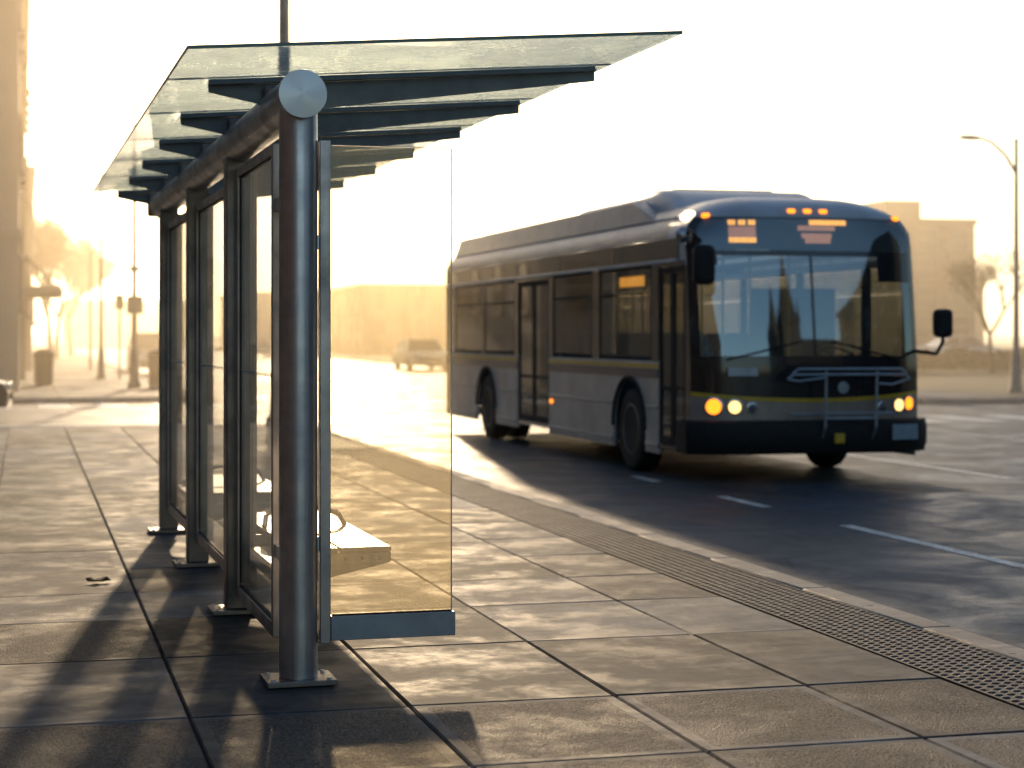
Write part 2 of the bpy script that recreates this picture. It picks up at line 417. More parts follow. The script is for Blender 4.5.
# tactile strip with domes
b = MB(); tx0, tx1 = 3.885, 4.42
y = -8.
while y < 30.6:
    b.box(((tx0 + tx1) / 2, y + .305, -.02), (tx1 - tx0, .604, .04)); y += .61
nx = 9
y = 5.0; row = 0
while y < 24:
    for i in range(nx):
        x = tx0 + .035 + i * .0585 + random.uniform(-.001, .001)
        s = 6 if y > 13 else 8
        b.lathe((x, y, -.001), (0, 0, 1), [(.021, 0), (.017, .005), (.009, .0068)], s)
    y += .0585 + (.012 if row % 10 == 9 else 0); row += 1
struct(b.build('tactile_paving', 'tactile', smooth=40, recalc=False))
# road markings
def mark(x0, x1, y0, y1, z=RZ + .004, mat='road_white', name='road_marking'):
    n = max(1, int((y1 - y0) / .5)); b = MB()
    b.quad((x0, y0, z), (x1, y0, z), (x1, y1, z), (x0, y1, z)); return struct(b.build(name, mat, smooth=0))
for (y0, y1) in ((8.2, 14.4), (16.1, 17.3), (19.2, 20.0), (47, 50), (56, 59), (65, 68)): mark(6.72, 6.84, y0, y1)
for (y0, y1) in ((9.5, 13.0), (18.6, 23.4), (27, 30), (47, 50), (56, 59), (65, 68)): mark(10.72, 10.86, y0, y1)
for (y0, y1) in ((-10, 30.0), (46.5, 160)): mark(14.9, 15.03, y0, y1)
for k in range(12): mark(4.9 + k * 1.25, 5.5 + k * 1.25, 30.9 + .0, 33.4)
for k in range(6): mark(-3.6 + k * 1.3, -2.9 + k * 1.3, 42.0, 44.4)
mark(-40, 4.2, 40.9, 41.2); mark(-40, 4.2, 33.9, 34.2)

# ------------------------------------------------------------------ bus shelter
def s_prism_box(b, l0, l1, m0, m1, z0, z1): b.box(((l0 + l1) / 2, (m0 + m1) / 2, (z0 + z1) / 2), (l1 - l0, m1 - m0, z1 - z0)); return b
sh = empty('bus_shelter', (1.139, 7.86, 0), R(.75))
tag(sh, 'steel and glass bus shelter with tilted glass roof beside the kerb', 'bus shelter')
PM = [0, 2.09, 4.18, 6.27]; SL = .0726; PZ = 2.525
def roof_z(l): return 2.672 + SL * (l + .43)
for k, m in enumerate(PM):
    b = MB()
    if k == 0:
        b.cyl((0, m, .03), (0, m, PZ - .02), .083, seg=48)
    else:
        b.box((0, m, (PZ - .02 + .03) / 2), (.135, .15, PZ - .05)); 
        b.box((.085, m, 1.27), (.03, .09, 2.3))
    p = b.build('post', 'steel' if k == 0 else 'steel_dark', sh, bevel=0 if k == 0 else .006)
    b = MB(); b.box((0, m, .0165), (.30, .24, .025))
    pl = b.build('base_plate', 'steel_dark', p, bevel=.004)
    b = MB()
    for sx in (-.12, .12):
        for sy in (-.09, .09): b.cyl((sx, m + sy, .029), (sx, m + sy, .036), .010, seg=6)
    b.split('anchor_bolt', 'steel', p)
b = MB(); b.cyl((0, -.12, PZ), (0, 6.85, PZ), .097, seg=48); beam = b.build('roof_beam', 'steel_y', sh)
b = MB(); b.lathe((0, -.12, 0), (0, -1, 0), [(.1035, -.03), (.1035, .0), (.1025, .004), (.06, .0068), (.002, .0095)], 64)
cap = b.build('end_cap', 'steel_cap', beam); 
for v in cap.data.vertices: pass
cap.location = (0, 0, PZ)
b = MB(); b.lathe((0, 6.86, PZ), (0, 1, 0), [(.1035, -.03), (.1035, .0), (.10, .008)], 48); b.build('end_cap', 'steel_y', beam)
RM = [.68 + 1.35 * k for k in range(6)]
for m in RM:
    b = MB(); L0, L1 = -.31, 1.565
    t = .011
    zt = lambda l: roof_z(l) - .030
    lower = [(L0, zt(L0) - .03), (-.02, zt(0) - .11), (.15, zt(.1) - .125), (L1, zt(L1) - .045)]
    pts = [(L0, m - t / 2, zt(L0))] + [(l, m - t / 2, z) for l, z in lower] + [(L1, m - t / 2, zt(L1))]
    b.prism(pts, (0, t, 0))
    # top flange
    b.prism([(L0, m - .035, zt(L0) + .001), (L1, m - .035, zt(L1) + .001), (L1, m - .035, zt(L1) + .015), (L0, m - .035, zt(L0) + .015)], (0, .07, 0))
    b.prism([(L0, m - .02, zt(L0) + .016), (L1, m - .02, zt(L1) + .016), (L1, m - .02, zt(L1) + .028), (L0, m - .02, zt(L0) + .028)], (0, .04, 0))
    rf = b.build('rafter', 'rafter', sh, bevel=.0025, smooth=0)
    b = MB(); b.box((0, m, PZ + .04), (.13, .20, .18)); b.build('saddle_bracket', 'steel_dark', rf, bevel=.02)
edges = [-.30] + RM[:-1] + [7.47]
for a0, a1 in zip(edges, edges[1:]):
    b = MB(); z0, z1 = roof_z(-.5), roof_z(1.65); g = .004
    c = [(-.5, a0 + g, z0), (1.65, a0 + g, z1), (1.65, a1 - g, z1), (-.5, a1 - g, z0)]
    b.prism(c, (0, 0, .012))
    pn = b.build('roof_pane', 'glass_roof', sh, smooth=0)
b = MB(); z0, z1 = roof_z(-.5), roof_z(1.65)
b.prism([(-.5, -.303, z0 - .001), (1.65, -.303, z1 - .001), (1.65, -.303, z1 + .014), (-.5, -.303, z0 + .014)], (0, .004, 0))
b.prism([(-.504, -.303, z0 - .001), (-.504, 7.45, z0 - .001), (-.504, 7.45, z0 + .013), (-.504, -.303, z0 + .013)], (.004, 0, 0))
b.build('roof_edge_trim', 'glass_edge', sh, smooth=0)
for a in RM[:-1]: b = MB(); b.prism([(-.5, a - .004, z0 + .002), (1.65, a - .004, z1 + .002), (1.65, a - .004, z1 + .010), (-.5, a - .004, z0 + .010)], (0, .008, 0)); b.build('roof_seal', 'gasket', sh, smooth=0)
# back wall panels
for k in range(3):
    m0, m1 = PM[k] + (.62 if k == 0 else .12), PM[k + 1] - .12; z0_, z1_ = (.10, 2.39) if k == 0 else (.17, 2.34)
    b = MB(); w_ = .05
    for (a0, a1, c0, c1) in ((m0, m0 + w_, z0_, z1_), (m1 - w_, m1, z0_, z1_)): s_prism_box(b, -.022, .022, a0, a1, c0, c1)
    s_prism_box(b, -.021, .021, m0 + w_ + .001, m1 - w_ - .001, z0_, z0_ + .065); s_prism_box(b, -.021, .021, m0 + w_ + .001, m1 - w_ - .001, z1_ - .05, z1_)
    fr = b.build('back_panel_frame', 'alu', sh, bevel=.003)
    b = MB(); s_prism_box(b, -.005, .005, m0 + w_ + .006, m1 - w_ - .006, z0_ + .07, z1_ - .055); pn = b.build('pane', 'glass_side', fr, smooth=0)
    b = MB()
    for zz in (z0_ + .068, z1_ - .054): s_prism_box(b, -.011, .011, m0 + w_ + .003, m1 - w_ - .003, zz - .003, zz + .006)
    for a in (m0 + w_ + .004, m1 - w_ - .004): s_prism_box(b, -.011, .011, a - .003, a + .003, z0_ + .08, z1_ - .06)
    b.build('gasket', 'gasket', fr, smooth=0)
    b = MB(); q = m0 + .12
    while q < m1 - .12: b.cyl((-.0065, q, 1.31), (-.0056, q, 1.31), .011, seg=10); q += .055
    b.split('safety_dot', 'plate', fr)
    b = MB()
    for zz in (.5, 2.1):
        s_prism_box(b, -.012, .012, PM[k] + (.078 if k == 0 else .07), m0 - .001, zz - .03, zz + .03); s_prism_box(b, -.012, .012, m1 + .001, PM[k + 1] - .07, zz - .03, zz + .03)
    b.split('clamp', 'steel', fr, bevel=.003)
# end screen
b = MB(); s_prism_box(b, .090, .136, -.03, .03, .17, 2.34); es = b.build('end_screen_frame', 'alu', sh, bevel=.003)
b = MB(); s_prism_box(b, .137, .690, -.028, .028, .180, .285); b.build('bottom_rail', 'rail', es, bevel=.003)
b = MB(); s_prism_box(b, .138, .676, -.006, .006, .287, 2.32); b.build('pane', 'glass_wall', es, smooth=0)
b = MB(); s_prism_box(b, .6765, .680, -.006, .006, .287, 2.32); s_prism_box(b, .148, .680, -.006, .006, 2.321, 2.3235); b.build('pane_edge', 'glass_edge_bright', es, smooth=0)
b = MB(); s_prism_box(b, .147, .678, -.012, .012, .2855, .293); b.build('gasket', 'gasket', es, smooth=0)
b = MB()
for zz in (.6, 1.9): s_prism_box(b, .070, .0895, -.02, .02, zz - .03, zz + .03)
b.split('clamp', 'steel', es, bevel=.003)
# benches (fixed to the shelter: cantilevered seats)
def bench(m0, m1):
    l0, l1, z = .12, .62, .46
    b = MB()
    for a, c in ((l0, .355), (.362, l1)):
        b.box(((a + c) / 2, (m0 + m1) / 2, z - .012), (c - a, m1 - m0, .024))
    st = b.build('bench_seat', 'bench', sh, bevel=.006)
    b = MB()
    for m in (m0 + .02, (m0 + m1) / 2, m1 - .02):
        b.prism([(l1 - .002, m - .018, z - .026), (l1 - .002, m - .018, z - .072), (l1 - .03, m - .018, z - .085), (.06, m - .018, z - .20), (.06, m - .018, z - .026)], (0, .036, 0))
    b.box((.05, (m0 + m1) / 2, z - .11), (.05, m1 - m0, .08))
    b.build('seat_bracket', 'bench_side', st, bevel=.004, smooth=0)
    b = MB(); b.box((l1 - .014, (m0 + m1) / 2, z - .055), (.02, m1 - m0 - .05, .056)); b.box(((l0 + l1) / 2, m0 + .0, z - .055), (.46, .006, .05))
    b.build('seat_apron', 'bench', st, bevel=.003)
    b = MB()
    for k in range(5): b.cyl((.22 + k * .085, m0 - .004, z - .055), (.22 + k * .085, m0 - .0085, z - .055), .009, seg=10)
    b.split('screw', 'gasket', st)
    b = MB(); mm = (m0 + m1) / 2 + .1
    pts = [(l0 + .02, mm, z), (l0 + .03, mm, z + .07), (l0 + .12, mm, z + .11), (l0 + .28, mm, z + .11), (l0 + .42, mm, z + .07), (l0 + .46, mm, z)]
    b.tube(pts, .014, 10)
    b.build('armrest', 'steel_dark', st)
bench(1.0, 2.9); bench(4.3, 5.9)

# ------------------------------------------------------------------ city bus
BX, BY = 8.38, 18.55
bus = empty('city_bus', (BX, BY, RZ))
tag(bus, 'silver and black city bus with lit amber destination sign driving along the road', 'bus')
HW = 1.36; LEN = 12.25
def wz(z): return HW if z < 2.72 else HW - .20 * min(1.3, (z - 2.72) / .28) ** 2
def lean(z): return 0 if z < 1.25 else .20 * ((z - 1.25) / 1.7) ** 1.25
def FR(u, z, off=0.):
    return (u * wz(z), .20 * abs(u) ** 5 + .06 * u * u + lean(z) - off, z)
yc = lambda z: .26 + lean(z)
def front(name, mat, u0, u1, z0f, z1f, off=0., nu=26, nv=8, parent=bus, solid=0.):
    if not callable(z0f): a_ = z0f; z0f = lambda u: a_
    if not callable(z1f): b_ = z1f; z1f = lambda u: b_
    b = MB()
    def fn(s, t):
        u = u0 + (u1 - u0) * s; z = z0f(u) + (z1f(u) - z0f(u)) * t; return FR(u, z, off)
    b.grid(fn, nu, nv); return b.build(name, mat, parent, smooth=50, solid=solid)
# lower front
stripe = lambda u: .915 + .075 * u * u
front('front_mask', 'bus_black', -1, 1, lambda u: stripe(u) + .022, 1.40, 0)
front('front_stripe', 'bus_yellow', -1, 1, lambda u: stripe(u) - .022, lambda u: stripe(u) + .021, .006, nv=1)
front('headlight_band', 'bus_tan', -1, 1, .70, lambda u: stripe(u) - .023, 0)
# windscreen surround, panes
b = MB()
def fgrid(u0, u1, z0, z1, off=0, nu=14, nv=6):
    b.grid(lambda s, t: FR(u0 + (u1 - u0) * s, z0 + (z1 - z0) * t, off), nu, nv)
fgrid(-1, -.93, 1.40, 2.93, 0, 4, 10); fgrid(.93, 1, 1.40, 2.93, 0, 4, 10)
fgrid(-.93, .93, 2.50, 2.56, .002, 26, 1); fgrid(-.93, .93, 2.915, 2.93, .002, 26, 1); fgrid(-.012, .012, 1.401, 2.50, .004, 1, 8)
fgrid(.60, .93, 2.22, 2.50, .0035, 6, 3)      # black-out corner above the driver
fgrid(-.93, -.78, 2.40, 2.50, .0035, 3, 2)
b.build('windscreen_surround', 'bus_black', bus, smooth=50)
front('windscreen', 'bus_ws', -.93, -.012, 1.40, 2.50, .0, 16, 12); front('windscreen', 'bus_ws', .012, .93, 1.40, 2.50, .0, 16, 12)
front('sign_glass', 'bus_sign_glass', -.93, .93, 2.56, 2.915, .0, 26, 3)
# wipers
for u0, u1 in ((-.75, -.12), (.75, .15)):
    b = MB(); p = [Vector(FR(u0 + (u1 - u0) * t, 1.36 + .20 * t, .03)) for t in (0, .33, .66, 1)]; b.tube(p, .012, 6); b.build('wiper', 'bus_matt', bus)
# roof cap
def roofz(u): return 3.035 + .165 * (1 - abs(u) ** 4)
YR = 1.0
def capfn(s, t):
    u = -1 + 2 * s; a = t * pi / 2
    p0 = FR(u, 2.93); x1 = u * wz(3.0)
    y = p0[1] + (YR - p0[1]) * (1 - cos(a)); z = 2.93 + (roofz(u) - 2.93) * sin(a)
    x = p0[0] + (x1 - p0[0]) * sin(a)
    return (x, y, z)
b = MB(); b.grid(capfn, 30, 10)
for sg in (-1, 1):
    def sfn(s, t):
        e = capfn(0 if sg < 0 else 1, s); y0 = e[1]; z = 2.40 + t * (e[2] - 2.40)
        ys_ = yc(z) * (1 - s) + YR * s
        yy = y0 + (ys_ - y0) * (1 - t); return (sg * (abs(e[0]) if t > .999 else wz(z)), yy if t > .001 else ys_, z)
    b.grid(sfn, 8, 8)
b.build('front_roof_cap', 'bus_roof', bus, smooth=60)
# roof + upper side band
b = MB()
sec = [(-HW, 2.46)] + [(-wz(z), z) for z in (2.6, 2.72, 2.8, 2.87, 2.93, 2.97, 3.0)]
sec += [(u * wz(3.0), roofz(u)) for u in (-.9, -.7, -.45, -.2, 0, .2, .45, .7, .9)] + [(x * -1, z) for x, z in sec[::-1]]
b.grid(lambda s, t: (sec[round(s * (len(sec) - 1))][0], YR + (LEN - YR) * t, sec[round(s * (len(sec) - 1))][1]), len(sec) - 1, 8)
b.build('roof', 'bus_fairing', bus, smooth=40)
# upper cove darker panels on the side (advert-free panels)
b = MB()
for sg in (-1, 1):
    for k in range(5):
        y0 = .62 + k * 2.31; b.box((sg * (HW + .004), y0 + 1.15, 2.60), (.012, 2.295, .235))
b.split('upper_side_panel', 'bus_black', bus, bevel=.004)
b = MB()
for sg in (-1, 1): b.box((sg * (HW + .018), (.55 + LEN) / 2, 2.462), (.045, LEN - .7, .035)); b.box((sg * (wz(2.97) + .015), (1.0 + LEN) / 2, 2.965), (.03, LEN - 1.1, .03))
b.split('drip_rail', 'bus_roof', bus, bevel=.006)
# roof fairing (battery / tank covers)
b = MB()
def fair(y0, y1, hw0, hw1, z0, z1, tap=.25):
    p = [(-hw0, z0), (-hw1, z1 - .03), (-hw1 + .1, z1), (hw1 - .1, z1), (hw1, z1 - .03), (hw0, z0)]
    rings = [(y0, 0.02), (y0 + tap, 1.), (y1 - .1, 1.), (y1, .7)]
    b.grid(lambda s, t: ((lambda q, r: (q[0], r[0], z0 + (q[1] - z0) * r[1]))(p[round(s * 5)], rings[round(t * 3)])), 5, 3)
fair(1.9, 12.1, 1.24, 1.17, 2.97, 3.28, .9)
b.build('roof_fairing', 'bus_fairing', bus, smooth=30)
b = MB()
def unit(s, t):
    a = pi * s; e = min(1, sin(pi * min(t * 1.9, .5)) ** .8) if t < .27 else (1 if t < .9 else cos((t - .9) / .1 * pi / 2) ** .5)
    return (-1.02 * cos(a), 1.5 + 4.6 * t, 3.05 + e * .36 * min(1, sin(a) * 1.9) ** .6 + .0)
b.grid(unit, 28, 20); b.build('roof_unit', 'bus_roof', bus, smooth=60)
b = MB(); b.box((.1, 3.4, 3.43), (1.3, .9, .05)); b.build('roof_hatch', 'rail', bus, bevel=.01)
# lower sides
FW, RW, AR = 2.36, 9.40, .60
def side_panel(sg, y0, y1, arch=None, z0=.27, z1=1.33, name='side_panel', mat='bus_silver'):
    pts = [(y0, z0)]
    if arch:
        pts.append((arch - AR, z0)); zc = .52
        for k in range(0, 17):
            a = pi - pi * k / 16; pts.append((arch + AR * cos(a), max(z0, zc + (AR) * sin(a))))
        pts.append((arch + AR, z0))
    pts += [(y1, z0), (y1, z1), (y0, z1)]
    q = [];  
    for p in pts:
        if not q or (abs(q[-1][0] - p[0]) + abs(q[-1][1] - p[1])) > 1e-4: q.append(p)
    b = MB(); b.prism([(sg * HW, y, z) for y, z in q], (-sg * .035, 0, 0)); o = b.build(name, mat, bus, smooth=0); return o
side_panel(-1, 1.30, 5.83, FW); side_panel(-1, 7.50, LEN - .02, RW)
side_panel(1, .30, 6.0, FW); side_panel(1, 6.01, LEN - .02, RW)
for sg in (-1, 1):
    for a in (FW, RW):
        prev = None; b = MB()
        for k in range(0, 17):
            an = pi - pi * k / 16; p = (sg * (HW + .006), a + (AR + .01) * cos(an), .52 + (AR + .01) * sin(an))
            if prev: b.cyl(prev, p, .022, seg=6)
            prev = p
        b.build('wheel_arch_trim', 'bus_matt', bus)
b = MB()
for a in (FW, RW):
    for sg in (-1, 1): b.box((sg * .80, a, .75), (.02, 1.25, .9)); b.box((sg * 1.05, a, 1.19), (.5, 1.25, .02)); 
b.split('wheel_housing', 'bus_matt', bus)
# stripes and rub rails along the sides
b = MB(); c2 = MB(); c3 = MB()
for sg, segs in ((-1, ((1.30, 5.83), (7.50, LEN - .05))), (1, ((.35, LEN - .05),))):
    for y0, y1 in segs:
        b.box((sg * (HW + .003), (y0 + y1) / 2, 1.272), (.010, y1 - y0, .048)); c2.box((sg * (HW + .003), (y0 + y1) / 2, 1.185), (.010, y1 - y0, .11))
        for (s0, s1) in ((y0, FW - AR - .03), (FW + AR + .03, y1)) if y0 < FW < y1 else ((y0, RW - AR - .03), (RW + AR + .03, y1)):
            if s1 > s0: c3.box((sg * (HW + .006), (s0 + s1) / 2, .80), (.018, s1 - s0, .03)); c3.box((sg * (HW + .006), (s0 + s1) / 2, .36), (.018, s1 - s0, .05))
b.split('side_stripe', 'bus_yellow', bus); c2.split('side_band', 'bus_blue', bus); c3.split('rub_rail', 'rail', bus, bevel=.004)
# windows
KW = [(1.55, 3.55), (3.85, 5.65), (7.68, 9.55), (9.67, 11.55)]
SWN = [(.55, 1.45), (1.60, 3.40), (3.52, 5.32), (5.44, 7.24), (7.36, 9.16), (9.28, 11.08)]
def windows(sg, wins, gaps, ystart):
    Z0, Z1 = 1.36, 2.44
    b = MB(); y = ystart
    for (y0, y1) in sorted(wins + gaps):
        if y0 > y + .001: b.box((sg * (HW - .018), (y + y0) / 2, 1.888), (.034, y0 - y, 1.11))
        y = y1
    b.box((sg * (HW - .018), (y + LEN - .02) / 2, 1.888), (.034, LEN - .02 - y, 1.11))
    b.split('window_pillar', 'bus_black', bus, smooth=0)
    for (y0, y1) in wins:
        b = MB(); t = .028
        for (a, c, d0, d1) in ((y0, y0 + t, Z0, Z1), (y1 - t, y1, Z0, Z1), (y0 + t, y1 - t, Z0, Z0 + t), (y0 + t, y1 - t, Z1 - t, Z1), (y0 + t, y1 - t, 2.11, 2.13)):
            b.box((sg * (HW - .016), (a + c) / 2, (d0 + d1) / 2), (.034, c - a, d1 - d0))
        wn = b.build('window', 'bus_matt', bus, bevel=.003, smooth=0)
        b = MB(); b.box((sg * (HW - .014), (y0 + y1) / 2, 1.73), (.005, y1 - y0 - 2 * t - .002, .73)); b.box((sg * (HW - .014), (y0 + y1) / 2, 2.27), (.005, y1 - y0 - 2 * t - .002, .27))
        b.build('pane', 'bus_glass', wn, smooth=0)
windows(-1, KW, [(.45, 1.30), (5.85, 7.50)], 1.30); windows(1, SWN, [], .50)
# A pillar fill
for sg in (-1, 1):
    b = MB(); yt = .42 if sg < 0 else .55
    pts = [(yc(z) - .003, z) for z in (.34, .9, 1.25, 1.6, 2.0, 2.44)]
    b.prism([(sg * (HW - .001), y, z) for y, z in pts] + [(sg * (HW - .001), max(yt, yc(2.44) + .02), 2.44), (sg * (HW - .001), yt, .34)], (-sg * .03, 0, 0)); b.build('corner_pillar', 'bus_black', bus, smooth=0)
# doors
def door(y0, y1):
    n = 2; wd = (y1 - y0) / n; g = .012
    b = MB(); b.box((-HW + .03, (y0 + y1) / 2, 2.46 - .03), (.08, y1 - y0, .05)); b.box((-HW + .05, (y0 + y1) / 2, .36), (.10, y1 - y0, .05)); b.split('door_surround', 'bus_black', bus, smooth=0)
    for k in range(n):
        a0, a1 = y0 + k * wd + g, y0 + (k + 1) * wd - g; t = .055
        b = MB()
        for (a, c, d0, d1) in ((a0, a0 + t, .40, 2.40), (a1 - t, a1, .40, 2.40), (a0 + t, a1 - t, .40, .48), (a0 + t, a1 - t, 2.33, 2.40), (a0 + t, a1 - t, 1.02, 1.05)):
            b.box((-HW + .025, (a + c) / 2, (d0 + d1) / 2), (.03, c - a, d1 - d0))
        dr = b.build('door', 'bus_matt', bus, bevel=.004, smooth=0)
        b = MB(); b.box((-HW + .025, (a0 + a1) / 2, .75), (.006, a1 - a0 - 2 * t, .53)); b.box((-HW + .025, (a0 + a1) / 2, 1.69), (.006, a1 - a0 - 2 * t, 1.27)); b.build('pane', 'bus_glass', dr, smooth=0)
        b = MB(); hy = a1 - t - .03 if k == 0 else a0 + t + .03
        b.cyl((-HW + .07, hy, .75), (-HW + .07, hy, 1.7), .016, seg=8); b.build('handle', 'bus_yellow', dr)
door(.44, 1.30); door(5.86, 7.48)
# rear
b = MB(); b.prism([(-HW + .02, LEN, .4), (HW - .02, LEN, .4), (HW - .02, LEN, 2.7), (1.14, LEN, 3.0), (-1.14, LEN, 3.0), (-HW + .02, LEN, 2.7)], (0, -.04, 0)); b.build('rear_panel', 'bus_silver', bus, smooth=0)
# bumper
b = MB()
prof = [(.70, .0), (.69, .09), (.60, .13), (.42, .12), (.33, .04), (.33, 0.)]
b.grid(lambda s, t: (lambda u, q: (u * (HW + .07), .24 * abs(u) ** 7 + .05 * u * u - q[1], q[0]))(-1 + 2 * s, prof[round(t * 5)]), 30, 5)
for sg in (-1, 1): b.box((sg * (HW + .035), .36, .515), (.07, .3, .36))
b.box((0, .35, .5), (2.6, .5, .3))
bp = b.build('front_bumper', 'bus_matt', bus, smooth=40)
b = MB(); b.box((1.02, -.115, .56), (.32, .012, .17), Euler((0, 0, R(5)))); b.build('licence_plate', 'plate', bp, bevel=.003)
b = MB(); b.box((.22, -.145, .50), (.12, .03, .11)); b.build('tow_cover', 'bus_yellow', bp, bevel=.01)
# headlights
def lamp(u, z, r, mat, name='headlight'):
    p = Vector(FR(u, z)); n = Vector(FR(u + .02, z)) - Vector(FR(u - .02, z)); n = Vector((n.y, -n.x, 0)).normalized()
    b = MB(); b.lathe(p, n, [(r + .022, -.02), (r + .022, .012), (r + .006, .016), (r + .004, .004)], 24); o = b.build(name, 'chrome', bus)
    b = MB(); b.lathe(p, n, [(r, .0), (r * .98, .012), (r * .6, .022), (.004, .026)], 24); b.build('lens', mat, o)
lamp(-.84, .85, .084, 'lamp_amber'); lamp(-.68, .845, .068, 'lamp_white'); lamp(-.54, .835, .042, 'lens_dark')
lamp(.875, .865, .068, 'lamp_amber'); lamp(.765, .85, .064, 'lamp_white'); lamp(.60, .835, .042, 'lens_dark')
for u in (-.155, 0, .155): 
    p = Vector(capfn((u + 1) / 2, .17)); b = MB(); b.box(p, (.085, .05, .045)); b.build('marker_lamp', 'lamp_amber', bus, bevel=.012)
for u in (-.92, .92):
    p = Vector(capfn((u + 1) / 2, .07)); b = MB(); b.box(p, (.08, .06, .05)); b.build('marker_lamp', 'lamp_amber', bus, bevel=.012)
p = (-HW - .008, 5.70, .72); b = MB(); b.box(p, (.02, .09, .05)); b.build('marker_lamp', 'lamp_amber', bus, bevel=.006)
# destination sign: amber led blocks behind the glass
b = MB(); b.grid(lambda s, t: FR(-.9 + 1.8 * s, 2.565 + .345 * t, -.05), 20, 2); sg_ = b.build('destination_sign', 'bus_in', bus)
def leds(x0, x1, z0, z1, mat, st=.030, r=.011, keep=lambda x, z: True):
    b = MB(); x = x0
    while x <= x1:
        z = z0
        while z <= z1:
            if keep(x, z):
                u = x / wz(z); p = Vector(FR(u, z, -.042)); b.box(p, (r * 2, .004, r * 2))
            z += st
        x += st
    b.build('led_matrix', mat, sg_, smooth=0)
rled = random.Random(4)
leds(-.90, -.60, 2.855, 2.90, 'led', .028, .012, lambda x, z: int((x + .90) / .028) % 4 != 3)
leds(-.90, -.60, 2.66, 2.69, 'led', .028, .012)
leds(-.90, -.60, 2.70, 2.84, 'led_dim', .028, .012)
leds(.04, .48, 2.865, 2.90, 'led', .028, .012)
leds(-.10, .34, 2.80, 2.84, 'led_dim', .028, .012)
leds(-.06, .30, 2.715, 2.77, 'led_dim', .028, .012)
leds(-.02, .26, 2.66, 2.69, 'led_dim', .028, .012)
# side sign in the first kerbside window
b = MB(); b.box((-HW + .045, 2.35, 2.27), (.02, 1.05, .19)); ss = b.build('side_sign', 'bus_in', bus)
b = MB(); b.box((-HW + .03, 2.35, 2.27), (.004, .92, .12)); b.build('led_matrix', 'led', ss)
# bike rack folded up
b = MB()
yb = -.16
for x in (.03, .63): b.tube([(x, -.10, .50), (x, yb - .03, .62), (x, yb - .06, 1.24)], .017, 8)
for z_, x0, x1 in ((1.20, -.42, 1.02), (1.26, -.36, .98)):
    b.tube([(x0, yb - .05, z_ - .05), (x0 + .06, yb - .07, z_), (x1 - .06, yb - .07, z_), (x1, yb - .05, z_ - .05)], .016, 8)
b.tube([(-.42, yb - .05, 1.15), (-.30, yb - .08, 1.13), (.03, yb - .08, 1.17)], .013, 8); b.tube([(.63, yb - .08, 1.1), (.8, yb - .08, 1.09), (1.02, yb - .05, 1.15)], .013, 8)
b.cyl((.03, yb - .05, .72), (.63, yb - .05, .72), .014, seg=8); b.cyl((-.35, -.1, .77), (.9, -.1, .77), .012, seg=8)
b.build('bike_rack', 'rail', bus)
b = MB(); b.box((-.86, -.02, 1.23), (.34, .012, .10), Euler((0, 0, R(-6)))); b.build('front_decal', 'rail', bus, bevel=.02)
b = MB(); b.lathe((.33, -.006, 1.05), (0, -1, 0), [(.07, 0), (.065, .008), (.03, .01)], 24); b.build('front_emblem', 'rail', bus)
# mirrors
def mirror(pts, c, size, rot, shape):
    b = MB(); b.tube(pts, .022, 10); ar = b.build('mirror_arm', 'bus_matt', bus)
    b = MB(); b.box(c, size, rot); b.build('mirror', 'bus_matt', ar, bevel=min(size) * .48)
mirror([FR(-.98, 2.72), (-1.48, .0, 2.76), (-1.50, -.22, 2.70), (-1.42, -.22, 2.62)], (-1.38, -.20, 2.38), (.26, .13, .43), Euler((0, 0, R(12))), 0)
mirror([FR(.985, 1.45), (1.46, .0, 1.42), (1.53, -.02, 1.55), (1.53, -.02, 1.62)], (1.53, -.02, 1.76), (.23, .12, .32), Euler((0, 0, R(-10))), 0)
b = MB(); b.lathe((-1.44, .25, 2.72), (-.2, -1, .1), [(.03, -.06), (.085, -.03), (.09, .0), (.05, .04), (.01, .05)], 20); b.build('convex_mirror', 'chrome', bus)
# wheels
def wheel(x, y, sg):
    r = .50; b = MB()
    b.lathe((x, y, r), (sg, 0, 0), [(.30, -.13), (.44, -.14), (.485, -.12), (.50, -.07), (.50, .07), (.485, .12), (.44, .14), (.30, .13)], 48)
    o = b.build('wheel', 'tyre', bus, smooth=50)
    b = MB(); b.lathe((x, y, r), (sg, 0, 0), [(.30, .02), (.305, .135), (.285, .138), (.265, .07), (.17, .04), (.15, .10), (.10, .12), (.04, .125)], 40)
    rm = b.build('rim', 'rim', o)
    b = MB()
    for k in range(10):
        a = 2 * pi * k / 10; b.cyl((x + sg * .04, y + .21 * cos(a), r + .21 * sin(a)), (x + sg * .085, y + .21 * cos(a), r + .21 * sin(a)), .014, seg=6)
    b.build('wheel_nut', 'chrome', o)
for sg in (-1, 1):
    wheel(sg * 1.20, FW, sg); wheel(sg * 1.20, RW, sg)
    b = MB(); b.lathe((sg * .86, RW, .5), (sg, 0, 0), [(.30, -.13), (.485, -.12), (.50, 0), (.485, .12), (.30, .13)], 32); b.build('wheel', 'tyre', bus)
b = MB(); b.cyl((-1, FW, .5), (1, FW, .5), .07); b.cyl((-1, RW, .5), (1, RW, .5), .09); b.split('axle', 'bus_matt', bus)
